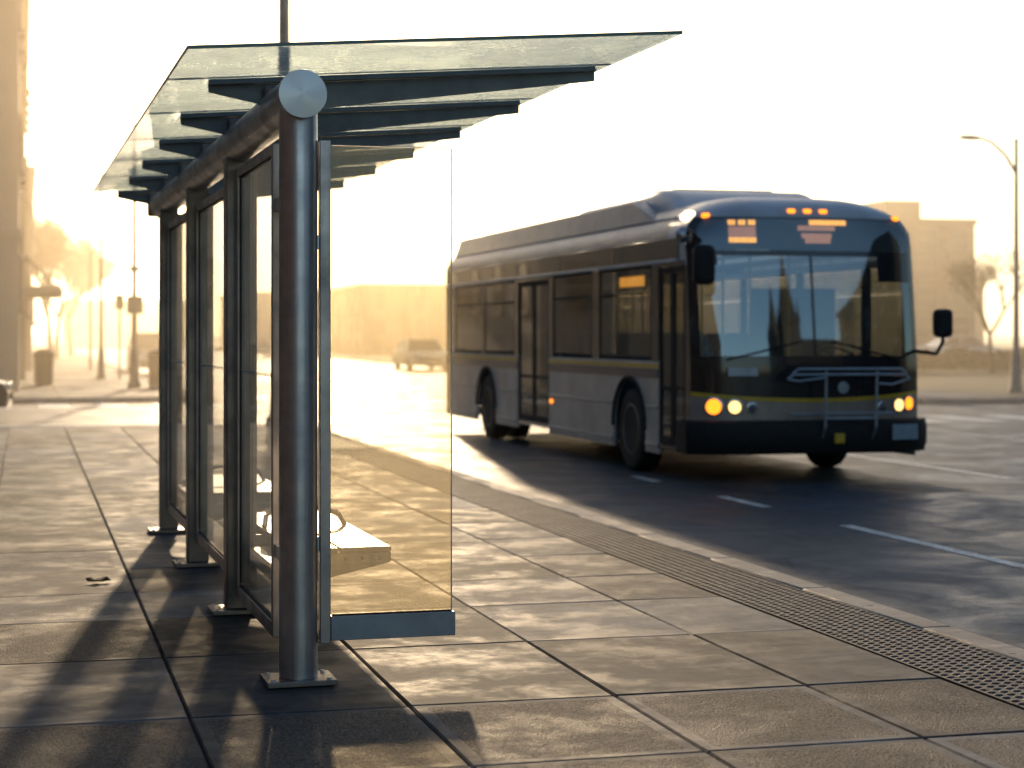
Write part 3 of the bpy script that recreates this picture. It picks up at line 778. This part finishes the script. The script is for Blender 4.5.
# underbody, interior
b = MB(); b.box((0, LEN / 2 + .2, .37), (2.6, LEN - .5, .05)); b.box((0, 5.5, .30), (1.0, 4.5, .12)); b.build('floor', 'bus_in', bus)
b = MB(); b.box((0, 1.2 + (LEN - 1.4) / 2, 2.80), (2.3, LEN - 1.6, .03)); b.build('ceiling', 'bus_in_light', bus)
b = MB(); b.grid(lambda s, t: (-1.25 + 2.5 * s, .30 + .55 * t + .05 * abs(-1 + 2 * s) ** 2, 1.36 + .05 * sin(t * pi) - .05 * t), 16, 5); b.box((.62, .62, 1.18), (1.2, .5, .3)); b.build('dashboard', 'bus_matt', bus, smooth=50)
b = MB()
c0 = Vector((.72, .98, 1.36)); ax = Vector((0, -.55, .83)).normalized(); q = ax.to_track_quat('Z', 'Y').to_matrix(); prev = None
for k in range(25):
    a = 2 * pi * k / 24; p = c0 + q @ Vector((.23 * cos(a), .23 * sin(a), 0))
    if prev is not None: b.cyl(prev, p, .016, seg=8)
    prev = p
for k in range(3):
    a = 2 * pi * k / 3; b.cyl(c0, c0 + q @ Vector((.22 * cos(a), .22 * sin(a), 0)), .012, seg=6)
b.cyl(c0, c0 - ax * .35, .03, seg=8); b.build('steering_wheel', 'bus_matt', bus)
b = MB(); b.box((.72, 1.75, 1.05), (.5, .48, .16)); b.box((.72, 1.98, 1.5), (.48, .12, .85), Euler((R(-8), 0, 0))); b.box((.72, 1.98, 2.0), (.28, .1, .2)); b.build('driver_seat', 'bus_seat', bus, bevel=.05)
def seatpair(x, y):
    b = MB()
    for dx in (-.22, .22): b.box((x + dx, y, .88), (.40, .44, .09)); b.box((x + dx, y + .24, 1.28), (.40, .08, .75), Euler((R(-8), 0, 0)))
    b.cyl((x, y, .4), (x, y, .85), .035, seg=8)
    return b.build('seat', 'bus_seat', bus, bevel=.03)
for y in (3.4, 4.2, 5.0, 8.3, 9.2, 10.1, 11.0): seatpair(.85, y)
for y in (3.5, 4.3, 5.1, 8.4, 9.3, 10.2, 11.1): seatpair(-.85, y)
for y in (6.0, 6.9): seatpair(.85, y)
b = MB()
for x in (-.42, .42):
    b.cyl((x, 1.6, 2.35), (x, 11.2, 2.35), .016, seg=8)
    for y in (1.7, 2.9, 4.6, 5.8, 7.5, 9.0, 10.5): b.cyl((x, y, .4), (x, y, 2.78), .016, seg=8)
b.build('grab_pole', 'bus_yellow', bus)
b = MB(); b.box((.72, 2.25, 1.3), (1.1, .03, 1.8)); b.build('driver_partition', 'bus_in', bus)
b = MB()
for x in (-.8, .8): b.box((x, 6.3, 2.74), (.12, 8.5, .04))
b.build('interior_light', emit('interior_tube_light', C(.85, .95, 1.), .8), bus)

# ------------------------------------------------------------------ lamp posts, signs, bins
def lamp_post(name, x, y, h, r, label, arm=None, mat='pole', base=True, group=None, box=None):
    e = empty(name, (x, y, 0)); tag(e, label, 'lamp post', group)
    b = MB(); b.cyl((0, 0, 0), (0, 0, h), r, r * .55, 20); b.build('pole', mat, e)
    if base:
        b = MB(); b.lathe((0, 0, 0), (0, 0, 1), [(r * 2.2, 0), (r * 2.2, .12), (r * 1.7, .2), (r * 1.45, 1.0), (r * 1.1, 1.08)], 20); b.build('base', mat, e)
    if arm:
        ax, az = arm; b = MB(); b.tube([(0, 0, h - .9), (ax * .3, 0, h - .45), (ax * .7, 0, h - .12), (ax, 0, h - .03)], [.045, .04, .035, .03], 10); b.build('arm', mat, e)
        s = 1 if ax > 0 else -1
        b = MB(); b.lathe((ax - s * .05, 0, h - .03), (s, 0, .06), [(.03, 0), (.07, .08), (.12, .3), (.11, .55), (.04, .68)], 16)
        o = b.build('lamp_head', mat, e); 
        for v in o.data.vertices: v.co.y *= 1.3; v.co.z = (h - .03) + (v.co.z - (h - .03)) * .5
    if box:
        b = MB(); b.box((0, -.22, box), (.44, .28, .50)); b.build('control_box', mat, e, bevel=.02)
        b = MB(); b.lathe((0, 0, box + .95), (0, 0, 1), [(r * 1.1, 0), (r * 1.9, .03), (r * 1.9, .12), (r * 1.1, .15)], 16); b.build('collar', mat, e)
    return e
lamp_post('street_lamp', 4.12, 30.05, 9.2, .14, 'tall grey street lamp on the corner directly behind the shelter', (1.9, 0), base=True)
lamp_post('street_lamp', 3.0, 52.9, 8.1, .085, 'dark street lamp with control box on the far left corner', None, 'pole_dark', True, None, 2.35)
lamp_post('street_lamp', 24.6, 42.1, 6.55, .085, 'street lamp with single arm across the road, right edge', (-1.0, 0), 'pole')
lamp_post('street_lamp', 2.5, 63.5, 8.2, .07, 'thin lamp post on the left pavement with pedestrian signal', None, 'pole_dark', True)
lamp_post('street_lamp', 2.7, 80.0, 8.5, .07, 'farthest thin lamp post on the left pavement', None, 'pole_dark', False)
e = empty('pedestrian_signal', (3.1, 63.3, 0)); tag(e, 'small hooded pedestrian signal on a slim post, far left pavement', 'traffic signal')
b = MB(); b.cyl((0, 0, 0), (0, 0, 2.4), .04, seg=10); b.build('post', 'pole_dark', e)
b = MB(); b.box((0, 0, 2.62), (.28, .2, .50)); b.box((0, -.16, 2.84), (.28, .14, .03)); b.box((0, -.16, 2.60), (.28, .14, .03)); b.build('signal_head', 'bus_matt', e, bevel=.02)
def sign_post(x, y, h, shape, label, mat='signback'):
    e = empty('street_sign', (x, y, 0)); tag(e, label, 'sign')
    b = MB(); b.cyl((0, 0, 0), (0, 0, h), .035, seg=8); b.build('post', 'pole', e)
    b = MB()
    if shape == 'rect': b.box((0, -.04, h - .35), (.46, .012, .62))
    else: b.lathe((0, -.04, h - .35), (0, -1, 0), [(.32, 0), (.32, .01)], 24)
    b.build('sign_plate', mat, e, bevel=.004)
sign_post(22.0, 40.6 + 6, 2.5, 'rect', 'rectangular road sign on a post across the road, beside the bus mirror')
sign_post(22.6, 50.5, 2.9, 'round', 'round road sign on a post across the road, behind the rectangular one')
def bin_(x, y, label):
    e = empty('litter_bin', (x, y, 0)); tag(e, label, 'bin')
    b = MB(); b.lathe((0, 0, 0), (0, 0, 1), [(.25, 0), (.27, .05), (.30, .85), (.31, .88)], 20); b.build('body', 'bin', e)
    b = MB(); b.lathe((0, 0, .881), (0, 0, 1), [(.33, 0), (.33, .05), (.22, .16), (.05, .2)], 20); b.build('lid', 'bus_matt', e)
bin_(3.72, 53.6, 'dark green litter bin beside the left corner lamp'); bin_(.55, 57.0, 'dark litter bin by the stone building wall')

# ------------------------------------------------------------------ cars
def make_car(name, x, y, rz, mat, label, z=RZ, suv=False, lights=False):
    e = empty(name, (x, y, z), rz); tag(e, label, 'car')
    L, W, H = (4.6, 1.85, 1.45) if not suv else (4.7, 1.9, 1.72)
    zs = .55; bel = .92 if not suv else 1.05
    # nose at -Y
    prof = [(0.03, .30), (0, .55), (.08, .72), (.35, .80), (1.25, bel), (L - .6, bel + .04), (L - .08, bel - .02), (L, .6), (L - .05, .3)]
    arches = [.85, L - .95]; rr = .37
    low = []
    for a in reversed(arches):
        for k in range(9): an = pi * k / 8; low.append((a + rr * cos(an), .30 + rr * sin(an) * .95 if k not in (0, 8) else .28))
    poly = prof + [(L - .06, .28)] + low + [(.05, .28)]
    # body as loft of the polygon across the width with tuck-in
    b = MB(); xsn = [-1, -.93, -.6, 0, .6, .93, 1]
    rings = []
    for u in xsn:
        k = 1 - .05 * abs(u) ** 3; ring = []
        for (py, pz) in poly:
            yy = L / 2 + (py - L / 2) * (1 - .035 * abs(u) ** 3); zz = .28 + (pz - .28) * (1 - (.06 if abs(u) == 1 else 0) * (pz > .6)); ring.append(b.b.verts.new((u * W / 2, yy, zz)))
        rings.append(ring)
    n = len(poly)
    for r0, r1 in zip(rings, rings[1:]):
        for i in range(n): b.b.faces.new((r0[i], r0[(i + 1) % n], r1[(i + 1) % n], r1[i]))
    [b.b.faces.new([rg[i] for i in tri]) for tri in tessellate_polygon([[v.co for v in rings[0]]]) for rg in (rings[0], rings[-1])]
    b.build('body', mat, e, smooth=40)
    y0, y1, t0, t1 = 1.2, L - (.25 if suv else .55), 1.95, L - (.55 if suv else 1.4)
    def gh(s, hw0, hw1, ztop, inset):
        c = [(-hw0, y0, bel - .02), (hw0, y0, bel - .02), (hw0, y1, bel), (-hw0, y1, bel)]; t = [(-hw1, t0, ztop), (hw1, t0, ztop), (hw1, t1, ztop), (-hw1, t1, ztop)]
        vb = [s.b.verts.new(p) for p in c]; vt = [s.b.verts.new(p) for p in t]
        for i in range(4): s.b.faces.new((vb[i], vb[(i + 1) % 4], vt[(i + 1) % 4], vt[i]))
        s.b.faces.new(vt)
    b = MB(); gh(b, W / 2 - .07, W / 2 - .26, H - .045, 0); b.build('window', 'car_glass', e, smooth=0)
    b = MB(); b.box((0, (t0 + t1) / 2, H - .02), (W - .52, t1 - t0 + .06, .05))
    for sx in (-1, 1):
        for (ya, yb_, sl) in ((y0, t0, 0), (y1, t1, 0), ((y0 + y1) / 2 + .1, (t0 + t1) / 2 + .1, 0)):
            b.cyl((sx * (W / 2 - .065), ya, bel - .02), (sx * (W / 2 - .255), yb_, H - .03), .035, seg=6)
    b.build('roof', mat, e, bevel=.015)
    for a in arches:
        for sx in (-1, 1):
            b = MB(); b.lathe((sx * (W / 2 - .12), a, .33), (sx, 0, 0), [(.2, -.1), (.31, -.1), (.33, -.06), (.33, .07), (.31, .1), (.2, .1)], 28); wl = b.build('wheel', 'tyre', e)
            b = MB(); b.lathe((sx * (W / 2 - .12), a, .33), (sx, 0, 0), [(.205, .06), (.2, .1), (.06, .07), (.04, .09)], 20); b.build('rim', 'rim', wl)
    for sx in (-1, 1):
        b = MB(); b.box((sx * (W / 2 - .27), .10, .665), (.34, .16, .12)); b.build('headlight', 'lamp_white' if lights else 'chrome', e, bevel=.03)
        b = MB(); b.box((sx * (W / 2 - .22), L - .05, .80), (.32, .08, .13)); b.build('tail_light', paint('tail_lens', C(.25, .01, .01), .2), e, bevel=.02)
        b = MB(); b.box((sx * (W / 2 + .04), 1.55, bel + .06), (.17, .12, .12)); b.build('mirror', mat, e, bevel=.03)
    b = MB(); b.box((0, .03, .50), (W * .62, .06, .16)); b.build('grille', 'bus_matt', e, bevel=.01)
    return e
make_car('parked_car', 4.25, 47.6, 0, 'car_grey', 'pale grey car behind the left corner lamp post', suv=True) if False else None
make_car('parked_car', 5.15, 76.0, 0, 'car_grey', 'grey parked car beyond the left corner litter bin', suv=True)
make_car('moving_car', -.22, 36.2, R(90), 'car_dark', 'dark car nosing in from the left edge on the side street', lights=False)
make_car('moving_car', 17.7, 80.7, R(0), 'car_white', 'white car on the road seen through the glass end screen', suv=False, lights=False)
make_car('parked_car', 15.5, 125.0, R(0), 'car_white', 'distant white car near the far buildings, left of the nearer white car')
make_car('parked_car', 48.5, 84.5, R(90), 'car_white', 'white parked car beyond the verge at the right edge', z=0)
make_car('parked_car', 45.5, 92.0, R(90), 'car_grey', 'grey parked car beyond the verge, behind the sign posts', z=0)

# ------------------------------------------------------------------ trees
def tree(name, x, y, h, spread, label, leaf, nleaf, ls, z=0, seed=1, cat='tree', depth=5, group=None, r0=None):
    rnd = random.Random(seed); e = empty(name, (x, y, z)); tag(e, label, cat, group)
    tips = []; b = MB()
    def br(p, dr, ln, r, dep):
        p1 = p + dr * ln * .5 + Vector((rnd.uniform(-1, 1), rnd.uniform(-1, 1), 0)) * ln * .06; p2 = p1 + (dr + Vector((rnd.uniform(-.2, .2), rnd.uniform(-.2, .2), .1))).normalized() * ln * .5
        b.cyl(p, p1, r, r * .85, 7 if dep > 2 else 4, False); b.cyl(p1, p2, r * .85, r * .66, 7 if dep > 2 else 4, False)
        if dep <= 2: tips.append((p1, dep)); tips.append((p2, dep))
        if dep == 0: return
        for _ in range(3 if dep > 1 else 2):
            a = rnd.uniform(0, 2 * pi); t = rnd.uniform(.35, .85) * spread
            nd = (dr + Vector((cos(a) * t, sin(a) * t, rnd.uniform(-.05, .3)))).normalized(); br(p2, nd, ln * rnd.uniform(.62, .82), r * .6, dep - 1)
    br(Vector((0, 0, 0)), Vector((0, 0, 1)), h * .30, r0 or h * .022, depth)
    b.build('trunk', 'bark', e, smooth=60, recalc=False)
    if nleaf:
        b = MB(); bm = b.b
        for _ in range(nleaf):
            p, _d = rnd.choice(tips); c = p + Vector((rnd.gauss(0, 1), rnd.gauss(0, 1), rnd.gauss(0, 1))) * h * .035
            a = Vector((rnd.uniform(-1, 1), rnd.uniform(-1, 1), rnd.uniform(-1, 1))).normalized(); o2 = a.orthogonal().normalized(); o3 = a.cross(o2); s = ls * rnd.uniform(.6, 1.3)
            bm.faces.new([bm.verts.new(c + o2 * s), bm.verts.new(c + o3 * s * .5), bm.verts.new(c - o2 * s), bm.verts.new(c - o3 * s * .5)])
        b.build('crown', leaf, e, smooth=0, recalc=False)
    return e
tree('street_tree', 1.3, 96, 7.6, 1.0, 'golden hazy street tree at the far end of the left pavement', 'leaf_gold', 9000, .09, seed=3)
tree('street_tree', 1.9, 118, 8.5, 1.0, 'paler street tree behind the golden one on the left pavement', 'leaf_gold', 7000, .10, seed=5)
tree('street_tree', 3.2, 135, 8.0, 1.1, 'farthest hazy street tree beside the left kerb', 'leaf_gold', 5000, .11, seed=8)
tree('bare_tree', 36.2, 58.5, 4.7, 1.0, 'bare twiggy tree at the right edge behind the street lamp', 'leaf_dull', 1200, .06, seed=12, depth=6)
tree('bare_tree', 37.5, 66, 5.0, 1.1, 'bare tree just left of the right street lamp', 'leaf_dull', 1200, .06, seed=14, depth=6)
tree('bare_tree', 40.0, 62.5, 5.3, 1.1, 'bare tree cut by the right edge of the picture', 'leaf_dull', 1200, .06, seed=19, depth=6)
def hedge(x0, x1, y, h, label, seed, mat='leaf_dull'):
    rnd = random.Random(seed); b = MB(); bm = b.b; e = None
    for _ in range(int((x1 - x0) * 900)):
        px = rnd.uniform(x0, x1); py = y + rnd.gauss(0, .35); pz = rnd.uniform(0, 1) ** .7 * h * (1 + .18 * sin(px * 2.1) + .1 * sin(px * 5.3))
        c = Vector((px, py, pz)); a = Vector((rnd.uniform(-1, 1), rnd.uniform(-1, 1), rnd.uniform(-1, 1))).normalized(); o2 = a.orthogonal(); o3 = a.cross(o2); s = .09
        bm.faces.new([bm.verts.new(c + o2 * s), bm.verts.new(c + o3 * s * .6), bm.verts.new(c - o2 * s), bm.verts.new(c - o3 * s * .6)])
    o = b.build('hedge', mat, smooth=0, recalc=False); tag(o, label, 'hedge'); return o
hedge(27.5, 44, 72.5, .75, 'low brown hedge behind the far verge at the right', 4)

# ------------------------------------------------------------------ buildings
def building(name, x0, x1, y0, y1, h, mat, label, rows, colsx, colsy, cat='building', roof_lip=.35, sides=('front', 'east'), wh=1.5, ww=1.1, z0=1.2, base_h=0, west=False, cornices=()):
    e = empty(name, ((x0 + x1) / 2, y0, 0)); tag(e, label, cat); ox, oy = (x0 + x1) / 2, y0
    b = MB(); b.box((0, (y1 - y0) / 2, h / 2 - .2), (x1 - x0, y1 - y0, h + .4)); b.build('wall', mat, e, smooth=0)
    b = MB(); b.box((0, (y1 - y0) / 2, h + roof_lip / 2 + .003), (x1 - x0 + .3, y1 - y0 + .3, roof_lip))
    for cz in cornices: b.box((0, (y1 - y0) / 2, cz), (x1 - x0 + .22, y1 - y0 + .22, .28))
    b.build('cornice', mat, e, bevel=.03)
    if rows:
        sp = (h - z0) / rows
        first = {}
        def add(face, px, py, pz):
            key = face
            if key not in first:
                b = MB(); t = .09
                if face == 'front':
                    for (a, c, s, q) in ((-ww / 2, 0, t, wh), (ww / 2, 0, t, wh)): b.box((a, -.03, 0), (t, .12, wh + t))
                    b.box((0, -.03, wh / 2), (ww - t, .12, t)); b.box((0, -.06, -wh / 2 - .02), (ww + .25, .22, t)); b.box((0, -.025, 0), (ww - t, .06, .05))
                    fr = b.build('window', 'wframe', e, smooth=0); b = MB(); b.box((0, -.004, 0), (ww - t - .01, .012, wh - t - .01)); pn = b.build('pane', 'wglass', fr, smooth=0)
                else:
                    sg = 1 if face == 'east' else -1
                    for a in (-ww / 2, ww / 2): b.box((sg * .03, a, 0), (.12, t, wh + t))
                    b.box((sg * .03, 0, wh / 2), (.12, ww - t, t)); b.box((sg * .06, 0, -wh / 2 - .02), (.22, ww + .25, t)); b.box((sg * .025, 0, 0), (.06, ww - t, .05))
                    fr = b.build('window', 'wframe', e, smooth=0); b = MB(); b.box((sg * .004, 0, 0), (.012, ww - t - .01, wh - t - .01)); pn = b.build('pane', 'wglass', fr, smooth=0)
                first[key] = (fr, pn)
            else:
                fr0, pn0 = first[key]; fr = fr0.copy(); col.objects.link(fr); pn = pn0.copy(); col.objects.link(pn); pn.parent = fr
            fr.location = (px, py, pz)
        for r in range(rows):
            zz = z0 + sp * (r + .45)
            if 'front' in sides:
                for k in range(colsx): add('front', (x0 + (x1 - x0) * (k + .5) / colsx) - ox, 0, zz)
            if 'east' in sides:
                for k in range(colsy): add('east', x1 - ox, (y1 - y0) * (k + .5) / colsy, zz)
            if 'west' in sides:
                for k in range(colsy): add('west', x0 - ox, (y1 - y0) * (k + .5) / colsy, zz)
    return e
LB = building('stone_building', -16, -.16, 50.5, 62.5, 24, 'stone', 'tall pale stone building on the far left corner', 6, 6, 4, cornices=(4.2, 11.5))
building('stone_building', -16, .02, 63, 78, 12.6, 'stone2', 'tan stone building behind the tall corner one', 3, 5, 5, cornices=(4.0,))
building('stone_building', -16, .30, 79, 96, 8.2, 'stone', 'lower stone building, farthest of the left row', 2, 5, 5)
e = empty('entrance_canopy', (.5, 60.2, 0)); tag(e, 'flat projecting canopy over the left pavement on the stone building', 'canopy')
b = MB(); b.box((.0, 0, 2.86), (1.25, 3.2, .34)); b.build('canopy_slab', 'stone2', e, bevel=.08)
b = MB(); b.cyl((-.5, -1.2, 4.0), (.45, -1.2, 3.03), .025, seg=6); b.cyl((-.5, 1.2, 4.0), (.45, 1.2, 3.03), .025, seg=6); b.split('stay_rod', 'pole_dark', e)
building('brick_building', 27, 60, 150, 175, 5.4, 'brick', 'low hazy brick building seen through the end screen, nearest', 2, 10, 6, sides=('front', 'west'))
building('brick_building', 22, 40, 190, 215, 5.6, 'beige', 'taller hazy building behind the low brick one', 2, 6, 6, sides=('front', 'west'))
building('brick_building', 5, 21, 240, 262, 5.6, 'brick', 'farthest hazy brick block at the end of the road', 2, 6, 6, sides=('front', 'west'))
building('apartment_building', 48, 62.3, 112, 132, 9.0, 'beige', 'beige brick apartment block behind the bus on the right', 4, 6, 6, sides=('front', 'west'), ww=1.5)
b = MB(); b.box((2.6, 4.5, 9.9), (2.6, 6, 1.5)); t_ = b.build('stair_tower', 'beige', bpy.data.objects.get('apartment_building'), smooth=0)
building('white_building', 34.5, 40.5, 83, 93, 3.6, 'white_wall', 'small off-white building in front of the apartment block', 1, 3, 3, sides=('front', 'west'), z0=.3)
building('brick_building', 52, 90, 160, 175, 7, 'brick', 'long low brick building at the far right', 2, 12, 3, sides=('front',))
# behind and beside the camera: the other half of the street
building('shop_building', -20, -6.2, -26, 28.5, 9, 'brick', 'brick shop building lining the pavement left of the shelter', 3, 5, 14, sides=('east', 'front'))
building('dark_building', 18, 23, -90, -70, 6, 'darkwall', 'dark building across the road reflected in the bus windscreen', 4, 5, 5, sides=('front',))
building('dark_building', 25, 40, -12, 12, 9, 'darkwall', 'lower dark building across the road behind the viewer', 2, 5, 7, sides=('west',))
ch = empty('church', (30.5, -33, 0)); tag(ch, 'dark stone church with twin spires reflected in the bus windscreen', 'church')
b = MB(); b.box((3, 0, 3.5), (14, 9, 7)); b.prism([(-4, -4.6, 7), (-4, 4.6, 7), (-4, 0, 11.5)], (14, 0, 0)); b.build('nave', 'darkwall', ch, smooth=0)
for yy in (-4.3, 4.3):
    b = MB(); b.box((-4, yy, 6), (2.6, 2.6, 12)); b.cyl((-4, yy, 12), (-4, yy, 18), 1.7, .05, 8)
    for sx in (-1, 1):
        for sy in (-1, 1): b.cyl((-4 + sx * 1.2, yy + sy * 1.2, 12), (-4 + sx * 1.2, yy + sy * 1.2, 14.2), .3, .02, 6)
    b.build('spire', 'darkwall', ch, smooth=0)

# dry leaf on the pavement
b = MB(); rnd = random.Random(2)
cx, cy = .43, 11.35
rim = [(cx + .06 * cos(a) * (1 + .3 * rnd.random()), cy + .045 * sin(a) * (1 + .4 * rnd.random()), .012 + .03 * rnd.random()) for a in [2 * pi * k / 11 for k in range(11)]]
c0 = b.b.verts.new((cx, cy, .008)); vs = [b.b.verts.new(p) for p in rim]
for k in range(11): b.b.faces.new((c0, vs[k], vs[(k + 1) % 11]))
lf = b.build('dead_leaf', 'leaf_litter', solid=.001); tag(lf, 'dark curled dead leaf lying on the pavement left of the shelter', 'leaf')

# haze: a layer of bright morning mist over the street beyond the bus stop
b = MB(); b.box((20, 24 + 250, 8.0), (500, 500, 17.0)); hz = b.build('haze', 'haze', smooth=0); hz['kind'] = 'structure'
